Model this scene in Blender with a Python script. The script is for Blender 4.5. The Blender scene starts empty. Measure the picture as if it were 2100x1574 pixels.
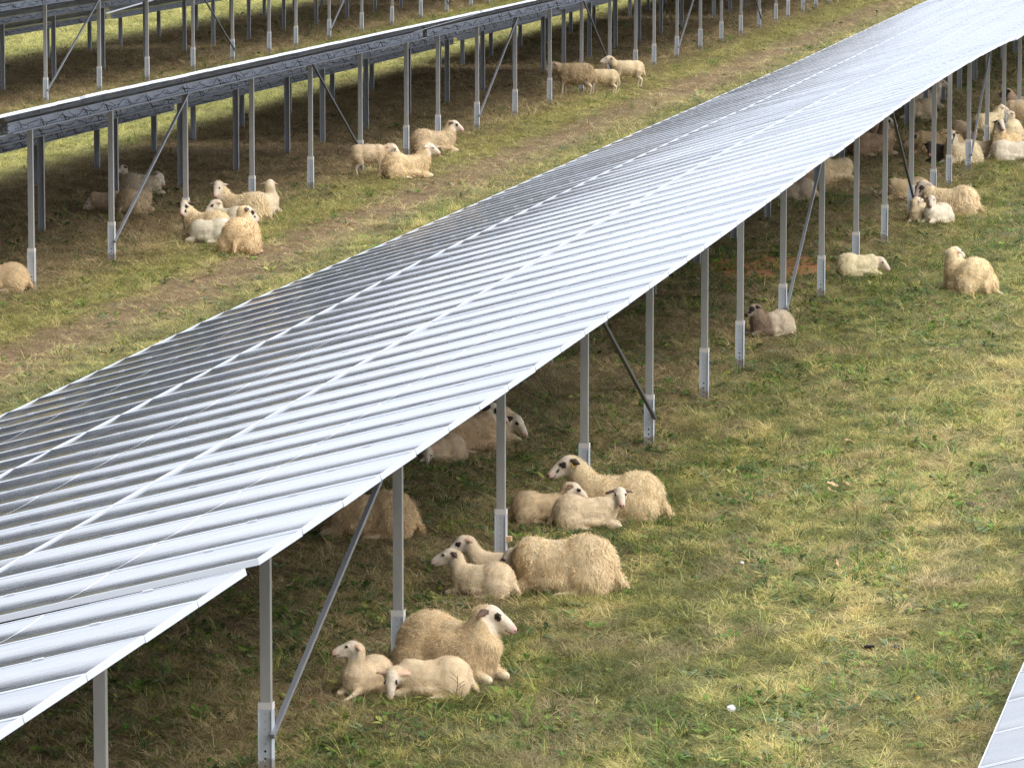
import bpy, bmesh, math, random
import numpy as np
from mathutils import Vector, Matrix, Euler
R=math.radians
rng=np.random.default_rng(7); random.seed(7)
sc=bpy.context.scene; COL=sc.collection
# ------------------------------------------------------------------ camera model (metres; +Y runs along the panel rows)
F=9500.0; CX,CY=1050.0,787.0; H=6.4; VPX,VPY=2870.0,-412.0
th=math.atan((CY-VPY)/F)
d=np.array([VPX-CX,CY-VPY,F]); d=d/np.linalg.norm(d)
c_,s_=math.cos(th),math.sin(th)
w_=d[0]*np.array([1.,0,0])+d[1]*np.array([0,s_,c_])+d[2]*np.array([0,c_,-s_])
AZ=math.atan2(w_[0],w_[1])
RZ=np.array([[math.cos(AZ),-math.sin(AZ),0],[math.sin(AZ),math.cos(AZ),0],[0,0,1]])
RIGHT=RZ@np.array([1.,0,0]); UP=RZ@np.array([0,s_,c_]); FW=RZ@np.array([0,c_,-s_])
CAM=np.array([0,0,H])
def at(x,y,z=0.0):
    r=(x-CX)*RIGHT+(CY-y)*UP+F*FW
    return CAM+r*((z-H)/r[2])
def proj(P):
    D=P-CAM; k=D@FW
    return CX+F*(D@RIGHT)/k, CY-F*(D@UP)/k
cd=bpy.data.cameras.new('camera'); cam=bpy.data.objects.new('camera',cd); COL.objects.link(cam); sc.camera=cam
cd.sensor_width=36; cd.lens=36*F/2100; cd.clip_end=20000; cd.clip_start=0.5
M=Matrix([[RIGHT[i],UP[i],-FW[i],0] for i in range(3)]+[[0,0,0,1]])
cam.matrix_world=Matrix.Translation(Vector(CAM))@M
# ------------------------------------------------------------------ helpers
def tag(o,label=None,cat=None,group=None,kind=None):
    if label: o['label']=label
    if cat: o['category']=cat
    if group: o['group']=group
    if kind: o['kind']=kind
    return o
def link(name,me,parent=None,loc=None):
    o=bpy.data.objects.new(name,me); COL.objects.link(o)
    if parent is not None: o.parent=parent
    if loc is not None: o.location=loc
    return o
def mesh(name,vs,fs,mats=(),smooth=False,mi=None):
    me=bpy.data.meshes.new(name); me.from_pydata([tuple(v) for v in vs],[],fs)
    for m in mats: me.materials.append(m)
    if mi is not None: me.polygons.foreach_set('material_index',mi)
    if smooth: me.polygons.foreach_set('use_smooth',[True]*len(me.polygons))
    me.update(); return me
class MB:
    def __init__(s): s.v=[]; s.f=[]; s.m=[]
    def add(s,vs,fs,m=0):
        n=len(s.v); s.v+= [tuple(v) for v in vs]; s.f+=[tuple(i+n for i in f) for f in fs]; s.m+=[m]*len(fs)
    def box(s,x0,x1,y0,y1,z0,z1,m=0):
        s.add([(x0,y0,z0),(x1,y0,z0),(x1,y1,z0),(x0,y1,z0),(x0,y0,z1),(x1,y0,z1),(x1,y1,z1),(x0,y1,z1)],
              [(0,3,2,1),(4,5,6,7),(0,1,5,4),(1,2,6,5),(2,3,7,6),(3,0,4,7)],m)
    def extrude(s,poly,z0,z1,m=0):      # closed 2-D outline (x,y), concave allowed through bmesh-free strip caps
        n=len(poly); vs=[(x,y,z0) for x,y in poly]+[(x,y,z1) for x,y in poly]
        fs=[(i,(i+1)%n,n+(i+1)%n,n+i) for i in range(n)]
        fs+= [tuple(range(n-1,-1,-1)),tuple(range(n,2*n))]
        s.add(vs,fs,m)
    def tube(s,pts,r,k=6,m=0):
        pts=[Vector(p) for p in pts]; vs=[]; fs=[]
        for i,p in enumerate(pts):
            t=(pts[min(i+1,len(pts)-1)]-pts[max(i-1,0)]).normalized()
            a=t.cross(Vector((0,0,1)));
            if a.length<1e-3: a=t.cross(Vector((1,0,0)))
            a.normalize(); b=t.cross(a)
            for j in range(k):
                q=2*math.pi*j/k; vs.append(p+a*r*math.cos(q)+b*r*math.sin(q))
        for i in range(len(pts)-1):
            for j in range(k):
                fs.append((i*k+j,i*k+(j+1)%k,(i+1)*k+(j+1)%k,(i+1)*k+j))
        fs.append(tuple(range(k-1,-1,-1))); fs.append(tuple((len(pts)-1)*k+j for j in range(k)))
        s.add(vs,fs,m)
    def me(s,name,mats,smooth=False): return mesh(name,s.v,s.f,mats,smooth,s.m)
def lattice(seed): 
    g=np.random.default_rng(seed); return g.random((256,256))
def vnoise(x,y,seed=0,_c={}):
    if seed not in _c: _c[seed]=lattice(seed)
    L=_c[seed]; xi=np.floor(x).astype(int); yi=np.floor(y).astype(int); fx=x-xi; fy=y-yi
    fx=fx*fx*(3-2*fx); fy=fy*fy*(3-2*fy); a=xi&255; b=(xi+1)&255; c=yi&255; e=(yi+1)&255
    return (L[a,c]*(1-fx)+L[b,c]*fx)*(1-fy)+(L[a,e]*(1-fx)+L[b,e]*fx)*fy
def fbm(x,y,seed=0,o=4):
    t=0;A=1;s=0
    for i in range(o):
        t=t+A*vnoise(x*2**i+i*17.3,y*2**i+i*9.1,seed+i); s+=A; A*=.55
    return t/s
def sstep(a,b,x):
    t=np.clip((x-a)/(b-a),0,1); return t*t*(3-2*t)
# ------------------------------------------------------------------ materials
class NT:
    def __init__(s,name):
        s.m=bpy.data.materials.new(name); s.m.use_nodes=True; s.t=s.m.node_tree; s.n=s.t.nodes; s.l=s.t.links
        s.b=s.n['Principled BSDF']
    def new(s,t,**k):
        n=s.n.new(t)
        for a,v in k.items(): setattr(n,a,v)
        return n
    def put(s,sock,v):
        if isinstance(v,bpy.types.NodeSocket): s.l.new(v,sock)
        else: sock.default_value=v
    def math(s,op,a,b=0.0,c=None):
        n=s.new('ShaderNodeMath',operation=op); s.put(n.inputs[0],a); s.put(n.inputs[1],b)
        if c is not None: s.put(n.inputs[2],c)
        return n.outputs[0]
    def noise(s,scale,vec=None,detail=4,rough=.6,dist=0):
        n=s.new('ShaderNodeTexNoise'); n.inputs['Scale'].default_value=scale; n.inputs['Detail'].default_value=detail
        n.inputs['Roughness'].default_value=rough; n.inputs['Distortion'].default_value=dist
        if vec: s.l.new(vec,n.inputs['Vector'])
        return n.outputs['Fac']
    def ramp(s,fac,stops):
        n=s.new('ShaderNodeValToRGB'); s.l.new(fac,n.inputs[0]); e=n.color_ramp.elements
        while len(e)<len(stops): e.new(.5)
        for i,(p,c) in enumerate(stops):
            e[i].position=p; e[i].color=(c,c,c,1) if isinstance(c,(int,float)) else (*c,1)
        return n.outputs[0]
    def mix(s,f,a,b,bt='MIX'):
        n=s.new('ShaderNodeMix',data_type='RGBA',blend_type=bt); s.put(n.inputs[0],f)
        for k,v in ((6,a),(7,b)):
            if isinstance(v,tuple): v=(*v,1) if len(v)==3 else v
            s.put(n.inputs[k],v)
        return n.outputs[2]
    def obj(s,scale=None):
        t=s.new('ShaderNodeTexCoord').outputs['Object']
        if scale:
            m=s.new('ShaderNodeMapping'); m.inputs['Scale'].default_value=scale; s.l.new(t,m.inputs[0]); return m.outputs[0]
        return t
    def pos(s,scale=None):
        t=s.new('ShaderNodeNewGeometry').outputs['Position']
        if scale:
            m=s.new('ShaderNodeMapping'); m.inputs['Scale'].default_value=scale; s.l.new(t,m.inputs[0]); return m.outputs[0]
        return t
    def xyz(s,v):
        n=s.new('ShaderNodeSeparateXYZ'); s.l.new(v,n.inputs[0]); return n.outputs
    def bump(s,h,strength=.3,dist=.01):
        n=s.new('ShaderNodeBump'); n.inputs['Strength'].default_value=strength; n.inputs['Distance'].default_value=dist
        s.l.new(h,n.inputs['Height']); s.l.new(n.outputs[0],s.b.inputs['Normal']); return n
    def set(s,**k):
        for a,v in k.items():
            sk=s.b.inputs[a.replace('_',' ')]
            if isinstance(v,tuple) and len(v)==3: v=(*v,1)
            s.put(sk,v)
        return s.m

LM=2.385; WM=1.045   # module length up the slope, width along the row
def mat_glass():
    t=NT('panel_glass'); o=t.obj(); X,Y,Z=t.xyz(o)
    # thin pale line at mid-length, fine cell gaps
    mid=t.math('LESS_THAN',t.math('ABSOLUTE',X),.007)
    edge=t.math('GREATER_THAN',t.math('ABSOLUTE',X),LM/2-.03)
    cy=t.math('LESS_THAN',t.math('ABSOLUTE',t.math('SUBTRACT',t.math('FRACT',t.math('MULTIPLY',t.math('ADD',Y,.5),6.0)),.5)),.012)
    cx=t.math('LESS_THAN',t.math('ABSOLUTE',t.math('SUBTRACT',t.math('FRACT',t.math('MULTIPLY',X,10.6)),.5)),.018)
    dust=t.noise(3.0,t.pos((1,3,1)),6,.7)
    base=t.mix(t.ramp(dust,[(.3,0.0),(.8,1.0)]),(.038,.047,.064),(.105,.114,.13))
    base=t.mix(t.math('MULTIPLY',t.math('MAXIMUM',cy,cx),.5),base,(.10,.11,.14))
    base=t.mix(mid,base,(.6,.62,.66))
    t.set(Base_Color=base,Roughness=t.ramp(t.noise(6,t.pos((.6,4,1)),5,.7),[(.3,.06),(.8,.16)]),IOR=1.52)
    t.b.inputs['Coat Weight'].default_value=.0
    t.bump(t.noise(5,t.pos((.6,1.6,1)),4,.55),.22,.0020)
    return t.m
def mat_metal(name,col,met=.75,ro=.42,var=.25,bump=.0):
    t=NT(name); n=t.noise(14,t.pos((1,1,.6)),5,.6); n2=t.noise(2.2,t.pos((1,1,.4)),3)
    dk=tuple(c*(1-var) for c in col); lt=tuple(min(1,c*(1+var*.5)) for c in col)
    t.set(Base_Color=t.mix(t.mix(.5,n,n2),dk,lt),Metallic=met,Roughness=ro)
    if bump: t.bump(n,bump,.002)
    return t.m
def mat_foot(name='galvanised_perforated',step=.05,zlo=-9,zhi=.33,rad=.0085,axis=0,face=None):
    t=NT(name); o=t.obj(); X,Y,Z=t.xyz(o)
    fz=t.math('MULTIPLY',t.math('SUBTRACT',t.math('FRACT',t.math('DIVIDE',Z,step)),.5),step)
    r=t.math('SQRT',t.math('ADD',t.math('MULTIPLY',fz,fz),t.math('MULTIPLY',X,X)))
    hole=t.math('LESS_THAN',r,rad)
    low=t.math('MULTIPLY',hole,t.math('LESS_THAN',Z,zhi-.12))
    up=t.math('MULTIPLY',t.math('MULTIPLY',hole,t.math('GREATER_THAN',Z,zhi-.12)),.35)
    n=t.noise(20,t.pos((1,1,.5)),5,.6)
    base=t.mix(n,(.42,.45,.48),(.62,.65,.68))
    base=t.mix(up,base,(.3,.25,.22)); base=t.mix(low,base,(.006,.006,.007))
    mud=t.math('MULTIPLY',t.math('LESS_THAN',Z,t.math('MULTIPLY',t.noise(9,t.pos(),4,.7),.22)),.7)
    base=t.mix(mud,base,(.22,.17,.12))
    t.set(Base_Color=base,Metallic=.25,Roughness=.55); return t.m
def mat_beam():
    t=NT('galvanised_beam'); o=t.obj(); X,Y,Z=t.xyz(o)
    fy=t.math('FRACT',t.math('MULTIPLY',Y,9.0)); g=t.math('LESS_THAN',t.math('FRACT',t.math('MULTIPLY',Y,1.9)),.55)
    slot=t.math('MULTIPLY',t.math('LESS_THAN',t.math('ABSOLUTE',t.math('SUBTRACT',fy,.5)),.27),t.math('LESS_THAN',t.math('ABSOLUTE',Z),.010))
    slot=t.math('MULTIPLY',slot,g)
    base=t.mix(t.noise(8,t.pos((1,.4,1)),4),(.26,.28,.33),(.42,.45,.50))
    t.set(Base_Color=t.mix(slot,base,(.01,.01,.012)),Metallic=.25,Roughness=.45); return t.m
M_GLASS=mat_glass()
M_FRAME=mat_metal('anodised_frame',(.66,.69,.74),.45,.38,.05)
M_BACK=mat_metal('panel_back',(.04,.042,.05),.0,.14,.2)
M_POST=mat_metal('galvanised_post',(.50,.49,.47),.4,.45,.38,.2)
M_POSTB=mat_metal('galvanised_post_web',(.42,.46,.52),.3,.5,.2)
M_FOOT=mat_foot()
M_CAP=mat_metal('zinc_cap',(.72,.68,.64),.1,.6,.12)
M_BEAM=mat_beam()
M_BRACE=mat_metal('brace_steel',(.33,.34,.37),.5,.45,.2)
M_BRACED=mat_metal('brace_steel_dark',(.10,.105,.12),.4,.45,.2)
def mat_plain(name,col,ro=.8,var=.3,sc_=12,met=0,spec=.3):
    t=NT(name); n=t.noise(sc_,t.pos(),5,.65)
    t.set(Base_Color=t.mix(t.ramp(n,[(.25,0.),(.75,1.)]),tuple(c*(1-var) for c in col),tuple(min(1,c*(1+var)) for c in col)),Roughness=ro,Metallic=met)
    t.b.inputs['Specular IOR Level'].default_value=spec
    return t.m
M_CABLE=mat_plain('black_cable',(.012,.012,.014),.5,.2)
# ------------------------------------------------------------------ world and sun
EL,ROT=50,112       # sun above right, slightly towards the camera (compass from +Y, clockwise)
wd=bpy.data.worlds.new('World'); sc.world=wd; wd.use_nodes=True; wn=wd.node_tree.nodes; wl=wd.node_tree.links
bg=wn['Background']
sky=wn.new('ShaderNodeTexSky'); sky.sky_type='NISHITA'; sky.sun_disc=False; sky.sun_elevation=R(EL); sky.sun_rotation=R(ROT)
sky.air_density=1.0; sky.dust_density=4.0; sky.ozone_density=1.0
tc=wn.new('ShaderNodeTexCoord'); sep=wn.new('ShaderNodeSeparateXYZ'); wl.new(tc.outputs['Generated'],sep.inputs[0])
grad=wn.new('ShaderNodeValToRGB'); wl.new(sep.outputs[2],grad.inputs[0]); e=grad.color_ramp.elements
e[0].position=0.0; e[0].color=(14.6,15.7,17.6,1); e[1].position=1.0; e[1].color=(30,29.6,29.4,1)
q=e.new(.10); q.color=(17.4,18.2,19.8,1); q=e.new(.35); q.color=(25,25.3,26,1)
mp=wn.new('ShaderNodeMapping'); mp.inputs['Scale'].default_value=(1.2,1.2,6.5); wl.new(tc.outputs['Generated'],mp.inputs[0])
cn=wn.new('ShaderNodeTexNoise'); cn.inputs['Scale'].default_value=2.3; cn.inputs['Detail'].default_value=7; cn.inputs['Roughness'].default_value=.55
wl.new(mp.outputs[0],cn.inputs['Vector'])
cr=wn.new('ShaderNodeValToRGB'); wl.new(cn.outputs['Fac'],cr.inputs[0]); ce=cr.color_ramp.elements
ce[0].position=.35; ce[0].color=(.72,.77,.86,1); ce[1].position=.62; ce[1].color=(1.1,1.1,1.1,1)
mu=wn.new('ShaderNodeMix'); mu.data_type='RGBA'; mu.blend_type='MULTIPLY'; mu.inputs[0].default_value=1
wl.new(grad.outputs[0],mu.inputs[6]); wl.new(cr.outputs[0],mu.inputs[7])
mx=wn.new('ShaderNodeMix'); mx.data_type='RGBA'; mx.inputs[0].default_value=.85
wl.new(sky.outputs[0],mx.inputs[6]); wl.new(mu.outputs[2],mx.inputs[7])
wl.new(mx.outputs[2],bg.inputs[0]); bg.inputs[1].default_value=.075
ld=bpy.data.lights.new('sun','SUN'); ld.energy=1.2; ld.angle=R(22); ld.color=(1,.965,.91)
lo=bpy.data.objects.new('sun',ld); COL.objects.link(lo)
sd=Vector((math.sin(R(ROT))*math.cos(R(EL)),math.cos(R(ROT))*math.cos(R(EL)),math.sin(R(EL))))
lo.rotation_euler=sd.to_track_quat('Z','Y').to_euler()
sc.view_settings.view_transform='Standard'; sc.view_settings.look='None'; sc.view_settings.exposure=0.5; sc.view_settings.gamma=1
sc.cycles.use_denoising=True; sc.cycles.denoising_prefilter='NONE'; sc.cycles.denoising_input_passes='RGB_ALBEDO_NORMAL'
sc.cycles.max_bounces=6; sc.cycles.diffuse_bounces=3; sc.cycles.glossy_bounces=4; sc.cycles.transparent_max_bounces=6
# ------------------------------------------------------------------ row geometry
X1,X2,X3,X0=-7.20,-17.51,-28.02,3.46
OVH,OVL=1.095,5.826            # panel overhang towards the alley / towards the low side, from the tall posts
MIDX,REARX=-2.20,-4.70
TRACK_X=float(at(1033,333)[0])
TRACKS=[(TRACK_X,.50,1.0)]
def bare(x,y):                 # bare-soil amount, shared by the ground sheet and the grass
    w=fbm(x*.9,y*.35,40)*.8-.4
    t=np.exp(-((x-TRACK_X+.05+w*1.3)/.85)**2)*.80
    t=np.maximum(t,np.exp(-((x-(TRACK_X-1.5)+w*.6)/.45)**2)*.45)
    t=np.maximum(t,np.exp(-((x-(X1-OVL-.15)+w*.4)/.35)**2)*.55)
    return t
SOILX,SOILY=[float(v) for v in at(1575,545)[:2]]
def gz(x,y):
    return .05*(fbm(x*.5,y*.5,3)-.5)+.045*(fbm(x*1.9,y*1.9,9)-.5)-.03*np.exp(-((x-TRACK_X)/.35)**2)
# ground sheet
xs=np.concatenate([-np.geomspace(4000,46,22),np.arange(-45,8.01,.3),np.geomspace(9,4000,22)])
ys=np.concatenate([[-3000,-800,-200,-40,-10],np.arange(0,190.01,.5),np.geomspace(200,9000,26)])
GX,GY=np.meshgrid(xs,ys); GZ=gz(GX,GY)
fade=np.clip(1-(np.abs(GX+18)-28)/20,0,1); GZ=GZ*fade
nx,ny=len(xs),len(ys)
vs=np.stack([GX.ravel(),GY.ravel(),GZ.ravel()],1)
I=(np.arange(ny-1)[:,None]*nx+np.arange(nx-1)[None,:]).ravel()
fs=np.stack([I,I+1,I+nx+1,I+nx],1)
def mesh_np(name,v,f,mats=(),smooth=False):
    me=bpy.data.meshes.new(name); me.vertices.add(len(v)); me.vertices.foreach_set('co',np.asarray(v,np.float32).ravel())
    k=f.shape[1]; me.loops.add(f.size); me.loops.foreach_set('vertex_index',f.ravel().astype(np.int32))
    me.polygons.add(len(f)); me.polygons.foreach_set('loop_start',np.arange(0,f.size,k,dtype=np.int32))
    for m in mats: me.materials.append(m)
    me.update(calc_edges=True)
    me.polygons.foreach_set('use_smooth',np.full(len(f),smooth)); return me
def mat_ground():
    t=NT('field_ground'); p=t.pos(); X,Y,Z=t.xyz(p)
    n1=t.noise(1.3,t.pos((1,.45,1)),8,.68); n2=t.noise(14,t.pos((1,.7,1)),7,.75); n3=t.noise(.35,p,4,.6); n4=t.noise(60,p,4,.7)
    lit=t.ramp(t.mix(.6,n1,n2),[(.34,(.035,.036,.014)),(.45,(.10,.095,.038)),(.55,(.17,.145,.06)),(.68,(.27,.21,.10))])
    soil=t.ramp(n2,[(.3,(.085,.055,.034)),(.5,(.185,.122,.076)),(.72,(.31,.21,.135))])
    def band(c,w,a):
        q=t.math('DIVIDE',t.math('SUBTRACT',t.math('ADD',X,t.math('MULTIPLY',t.math('SUBTRACT',n1,.5),1.1)),c),w)
        return t.math('MULTIPLY',t.math('EXPONENT',t.math('MULTIPLY',t.math('MULTIPLY',q,q),-1.0)),a)
    b=t.math('MAXIMUM',band(TRACK_X,.8,.9),band(TRACK_X-1.5,.5,.6))
    b=t.math('MAXIMUM',b,band(X1-OVL-.15,.4,.7))
    for xc in (X1,X2,X3,X0):       # worn, dead turf below each table, soil tone raised against the shade there
        b=t.math('MAXIMUM',b,band(xc-2.9,2.9,.85))
    px=t.math('DIVIDE',t.math('SUBTRACT',X,SOILX),1.05); py=t.math('DIVIDE',t.math('SUBTRACT',Y,SOILY),1.9)
    rr=t.math('ADD',t.math('MULTIPLY',px,px),t.math('MULTIPLY',py,py))
    rr=t.math('ADD',rr,t.math('MULTIPLY',t.math('SUBTRACT',n1,.5),1.6))
    patch=t.ramp(rr,[(.55,1.0),(1.0,0.0)])
    base=t.mix(b,lit,soil); base=t.mix(patch,base,t.mix(n2,(.34,.16,.07),(.52,.27,.13)))
    t.set(Base_Color=base,Roughness=1.0); t.b.inputs['Specular IOR Level'].default_value=.05
    t.bump(t.mix(.5,n2,n4),.8,.035); return t.m
ground=link('ground',mesh_np('ground',vs,fs,[mat_ground()],True)); tag(ground,kind='structure')
# ------------------------------------------------------------------ grass and weeds
def blades(n,h,spread,w,lean,seg=2,rnd=random):
    v=[];f=[]
    for i in range(n):
        a=rnd.random()*6.283; rr=spread*math.sqrt(rnd.random()); bx,by=rr*math.cos(a),rr*math.sin(a)
        hh=h*(.5+.8*rnd.random()); da=a+rnd.gauss(0,1.0); ln=lean*(.4+rnd.random()*1.1)
        dx,dy=math.cos(da),math.sin(da); px,py=-dy,dx
        if rnd.random()<.5: px,py=math.cos(da+.9),math.sin(da+.9)
        b=len(v)
        for k in range(seg):
            t=k/seg; ww=w*(1-t*.6); q=ln*t**1.5*hh; z=hh*(t-.25*ln*t*t)
            v+=[(bx+dx*q-px*ww,by+dy*q-py*ww,z-.004),(bx+dx*q+px*ww,by+dy*q+py*ww,z-.004)]
        q=ln*hh; v.append((bx+dx*q,by+dy*q,max(.004,hh*(1-.32*ln))))
        for k in range(seg-1): f.append((b+2*k,b+2*k+1,b+2*k+3,b+2*k+2))
        f.append((b+2*seg-2,b+2*seg-1,b+2*seg))
    return v,f
def leafclump(n,L,W):
    v=[];f=[]
    for i in range(n):
        a=random.random()*6.283; l=L*(.5+.7*random.random()); w=W*(.6+.6*random.random()); el=.25+random.random()*.9
        dx,dy=math.cos(a),math.sin(a); b=len(v)
        prof=[(0,.08),(.3,.12),(.45,.8),(.7,1),(.9,.55),(1,0.02)]
        for t,ww in prof:
            q=l*t*math.cos(el); z=.005+l*t*math.sin(el)*(1-.55*t); tw=random.uniform(-.15,.15)*w
            v+=[(dx*q-dy*w*ww,dy*q+dx*w*ww,z+tw),(dx*q,dy*q,z-.15*w*ww),(dx*q+dy*w*ww,dy*q-dx*w*ww,z-tw)]
        for k in range(len(prof)-1):
            o=b+3*k; f+=[(o,o+1,o+4,o+3),(o+1,o+2,o+5,o+4)]
    return v,f
def mat_blade(name,gloss=.35,tr=.25):
    t=NT(name); a=t.new('ShaderNodeAttribute',attribute_type='INSTANCER',attribute_name='tint')
    n=t.noise(35,t.pos(),3,.6); ri=t.new('ShaderNodeNewGeometry').outputs['Random Per Island']
    sc2=t.ramp(ri,[(0.,.55),(1.,1.5)])
    base=t.mix(1.0,a.outputs['Color'],sc2,'MULTIPLY'); base=t.mix(t.math('MULTIPLY',n,.5),base,t.mix(1.0,base,(1.25,.95,.7),'MULTIPLY'))
    t.set(Base_Color=base,Roughness=.6); t.b.inputs['Specular IOR Level'].default_value=gloss
    tl=t.new('ShaderNodeBsdfTranslucent'); t.l.new(base,tl.inputs[0]); ms=t.new('ShaderNodeMixShader'); ms.inputs[0].default_value=tr
    t.l.new(t.b.outputs[0],ms.inputs[1]); t.l.new(tl.outputs[0],ms.inputs[2]); t.l.new(ms.outputs[0],t.n['Material Output'].inputs[0])
    return t.m
M_BLADE=mat_blade('grass_blade',.2); M_LEAF=mat_blade('weed_leaf',.25,.3)
def scatter(name,srcs,P,var,scl,rot,tint,label,cat):
    col=bpy.data.collections.new(name+'_tufts')
    for i,(v,f) in enumerate(srcs):
        me=mesh('%s_tuft'%name,v,f,[M_LEAF if name=='weeds' else M_BLADE],False)
        col.objects.link(bpy.data.objects.new('tuft_%02d'%i,me))
    me=bpy.data.meshes.new(name); n=len(P); me.vertices.add(n); me.vertices.foreach_set('co',P.astype(np.float32).ravel())
    a=me.attributes.new('var','INT','POINT'); a.data.foreach_set('value',var.astype(np.int32))
    a=me.attributes.new('scl','FLOAT_VECTOR','POINT'); a.data.foreach_set('vector',scl.astype(np.float32).ravel())
    a=me.attributes.new('rot','FLOAT_VECTOR','POINT'); a.data.foreach_set('vector',rot.astype(np.float32).ravel())
    a=me.attributes.new('tint','FLOAT_COLOR','POINT'); a.data.foreach_set('color',np.concatenate([tint,np.ones((n,1))],1).astype(np.float32).ravel())
    o=link(name,me); tag(o,label,cat,kind='stuff')
    ng=bpy.data.node_groups.new(name+'_scatter','GeometryNodeTree')
    ng.interface.new_socket('Geometry',in_out='INPUT',socket_type='NodeSocketGeometry'); ng.interface.new_socket('Geometry',in_out='OUTPUT',socket_type='NodeSocketGeometry')
    N=ng.nodes; L=ng.links; gi=N.new('NodeGroupInput'); go=N.new('NodeGroupOutput')
    ci=N.new('GeometryNodeCollectionInfo'); ci.inputs['Collection'].default_value=col; ci.inputs['Separate Children'].default_value=True; ci.inputs['Reset Children'].default_value=True
    ip=N.new('GeometryNodeInstanceOnPoints'); ip.inputs['Pick Instance'].default_value=True
    L.new(gi.outputs[0],ip.inputs['Points']); L.new(ci.outputs[0],ip.inputs['Instance'])
    for nm,dt,sk in (('var','INT','Instance Index'),('scl','FLOAT_VECTOR','Scale'),('rot','FLOAT_VECTOR','Rotation')):
        na=N.new('GeometryNodeInputNamedAttribute'); na.data_type=dt; na.inputs['Name'].default_value=nm
        L.new(na.outputs['Attribute'],ip.inputs[sk])
    L.new(ip.outputs[0],go.inputs[0])
    md=o.modifiers.new('scatter','NODES'); md.node_group=ng
    return o
def inview(P,m=260):
    D=P-CAM; k=D@FW; x=CX+F*(D@RIGHT)/k; y=CY-F*(D@UP)/k
    return (k>5)&(x>-m)&(x<2100+m)&(y>-60)&(y<1574+m)
def under(x):      # 1 below a table
    u=np.zeros_like(x)
    for xc in (X1,X2,X3,X0): u=np.maximum(u,sstep(xc-6.0,xc-4.9,x)*(1-sstep(xc-.6,xc+.7,x)))
    return u
def sample(dens,y0,y1):
    x0,x1=-46,9; n=int(dens*(x1-x0)*(y1-y0)); 
    P=np.stack([rng.uniform(x0,x1,n),rng.uniform(y0,y1,n),np.zeros(n)],1)
    P=P[inview(P)]; P[:,2]=gz(P[:,0],P[:,1]); return P
parts=[sample(*a) for a in ((640,15,34),(470,34,50),(300,50,72),(180,72,100),(90,100,190))]
P=np.concatenate(parts); x,y=P[:,0],P[:,1]
u=under(x); br=bare(x,y); soilp=np.exp(-(((x-SOILX)/.95)**2+((y-SOILY)/1.7)**2)**2)
hum=fbm(x*2.9,y*1.5,60,3); patchy=fbm(x*1.5,y*.42,21,4); fine=fbm(x*7,y*3.2,25,3); big=fbm(x*.3,y*.09,30,3)
thin=fbm(x*2.4,y*1.1,77,3)
keep=rng.random(len(P))<np.clip(1.0-br*.97-soilp*1.7,0.02,1)*np.clip((thin-.28)*6,.30,1)*(1-.30*u)
P=P[keep]; x,y,u,br,hum,patchy,fine,big=[a[keep] for a in (x,y,u,br,hum,patchy,fine,big)]
n=len(P)
straw=np.array([.47,.42,.18]); yel=np.array([.31,.315,.098]); olive=np.array([.200,.218,.072]); green=np.array([.122,.160,.052]); brown=np.array([.345,.275,.175]); dark=np.array([.10,.115,.042])
band=fbm(x*.75+3.1,y*.045,33,3); wob=.25*(fbm(x*.5,y*.12,81,2)-.5); gs=lambda c,w: np.exp(-((x+wob-c)/w)**2)
t=np.clip((patchy-.5)*.65+(fine-.5)*2.0+(band-.5)*1.0-.22*gs(-4.42,.20)+.16*gs(-3.98,.24)-.18*gs(-3.35,.22)-.20*gs(-5.6,.22)+rng.normal(0,.23,n)+.47,0,1)[:,None]
stops=np.array([0,.2,.42,.66,.92,1.0]); cols=np.array([dark,green,olive,yel,straw,straw*1.05])
tint=np.stack([np.interp(t[:,0],stops,cols[:,k]) for k in range(3)],1)
# dead brown grass below tables and on worn strips, lightened to offset table shade
dry=np.clip(u*np.where(x>X1-6.2,.60,.80)+br*.6+np.clip((fbm(x*2.6,y*1.2,90,3)-.52)*2.6,0,.42)*(x>X1-.5)+.45*gs(-3.6,.20)*fine*1.2,0,.9)[:,None]
dcol=brown*(.6+1.0*rng.random((n,1))); tint=tint*(1-dry)+dcol*dry
leftrow=(x<TRACK_X-.5)[:,None]; tint=np.where(leftrow&(u[:,None]<.2),tint*.55+yel*.5,tint)
tint*= (.62+.75*rng.random((n,1)))
far=np.sqrt(x*x+y*y); fs_=np.interp(far,[20,40,80,150],[.85,1.0,1.35,2.0])
hs=(.38+.80*hum)*(1-.35*br)*(1-.15*u)
scl=np.stack([fs_*rng.uniform(.8,1.3,n),fs_*rng.uniform(.8,1.3,n),np.interp(far,[20,150],[1,1.25])*hs*rng.uniform(.7,1.3,n)],1)
wind=fbm(x*.9,y*.9,55,2)*9
rot=np.stack([rng.normal(0,.22,n),rng.normal(0,.22,n),wind+rng.normal(0,.9,n)],1)
srcs=[blades(12,.080,.048,.0021,1.8) for i in range(4)]+[blades(9,.065,.05,.0026,2.6) for i in range(3)]+[blades(15,.055,.05,.0018,1.4) for i in range(3)]
scatter('grass',srcs,P,rng.integers(0,10,n),scl,rot,tint,'short trampled grass, straw yellow to olive, covering the field','grass')
NG=n
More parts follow.
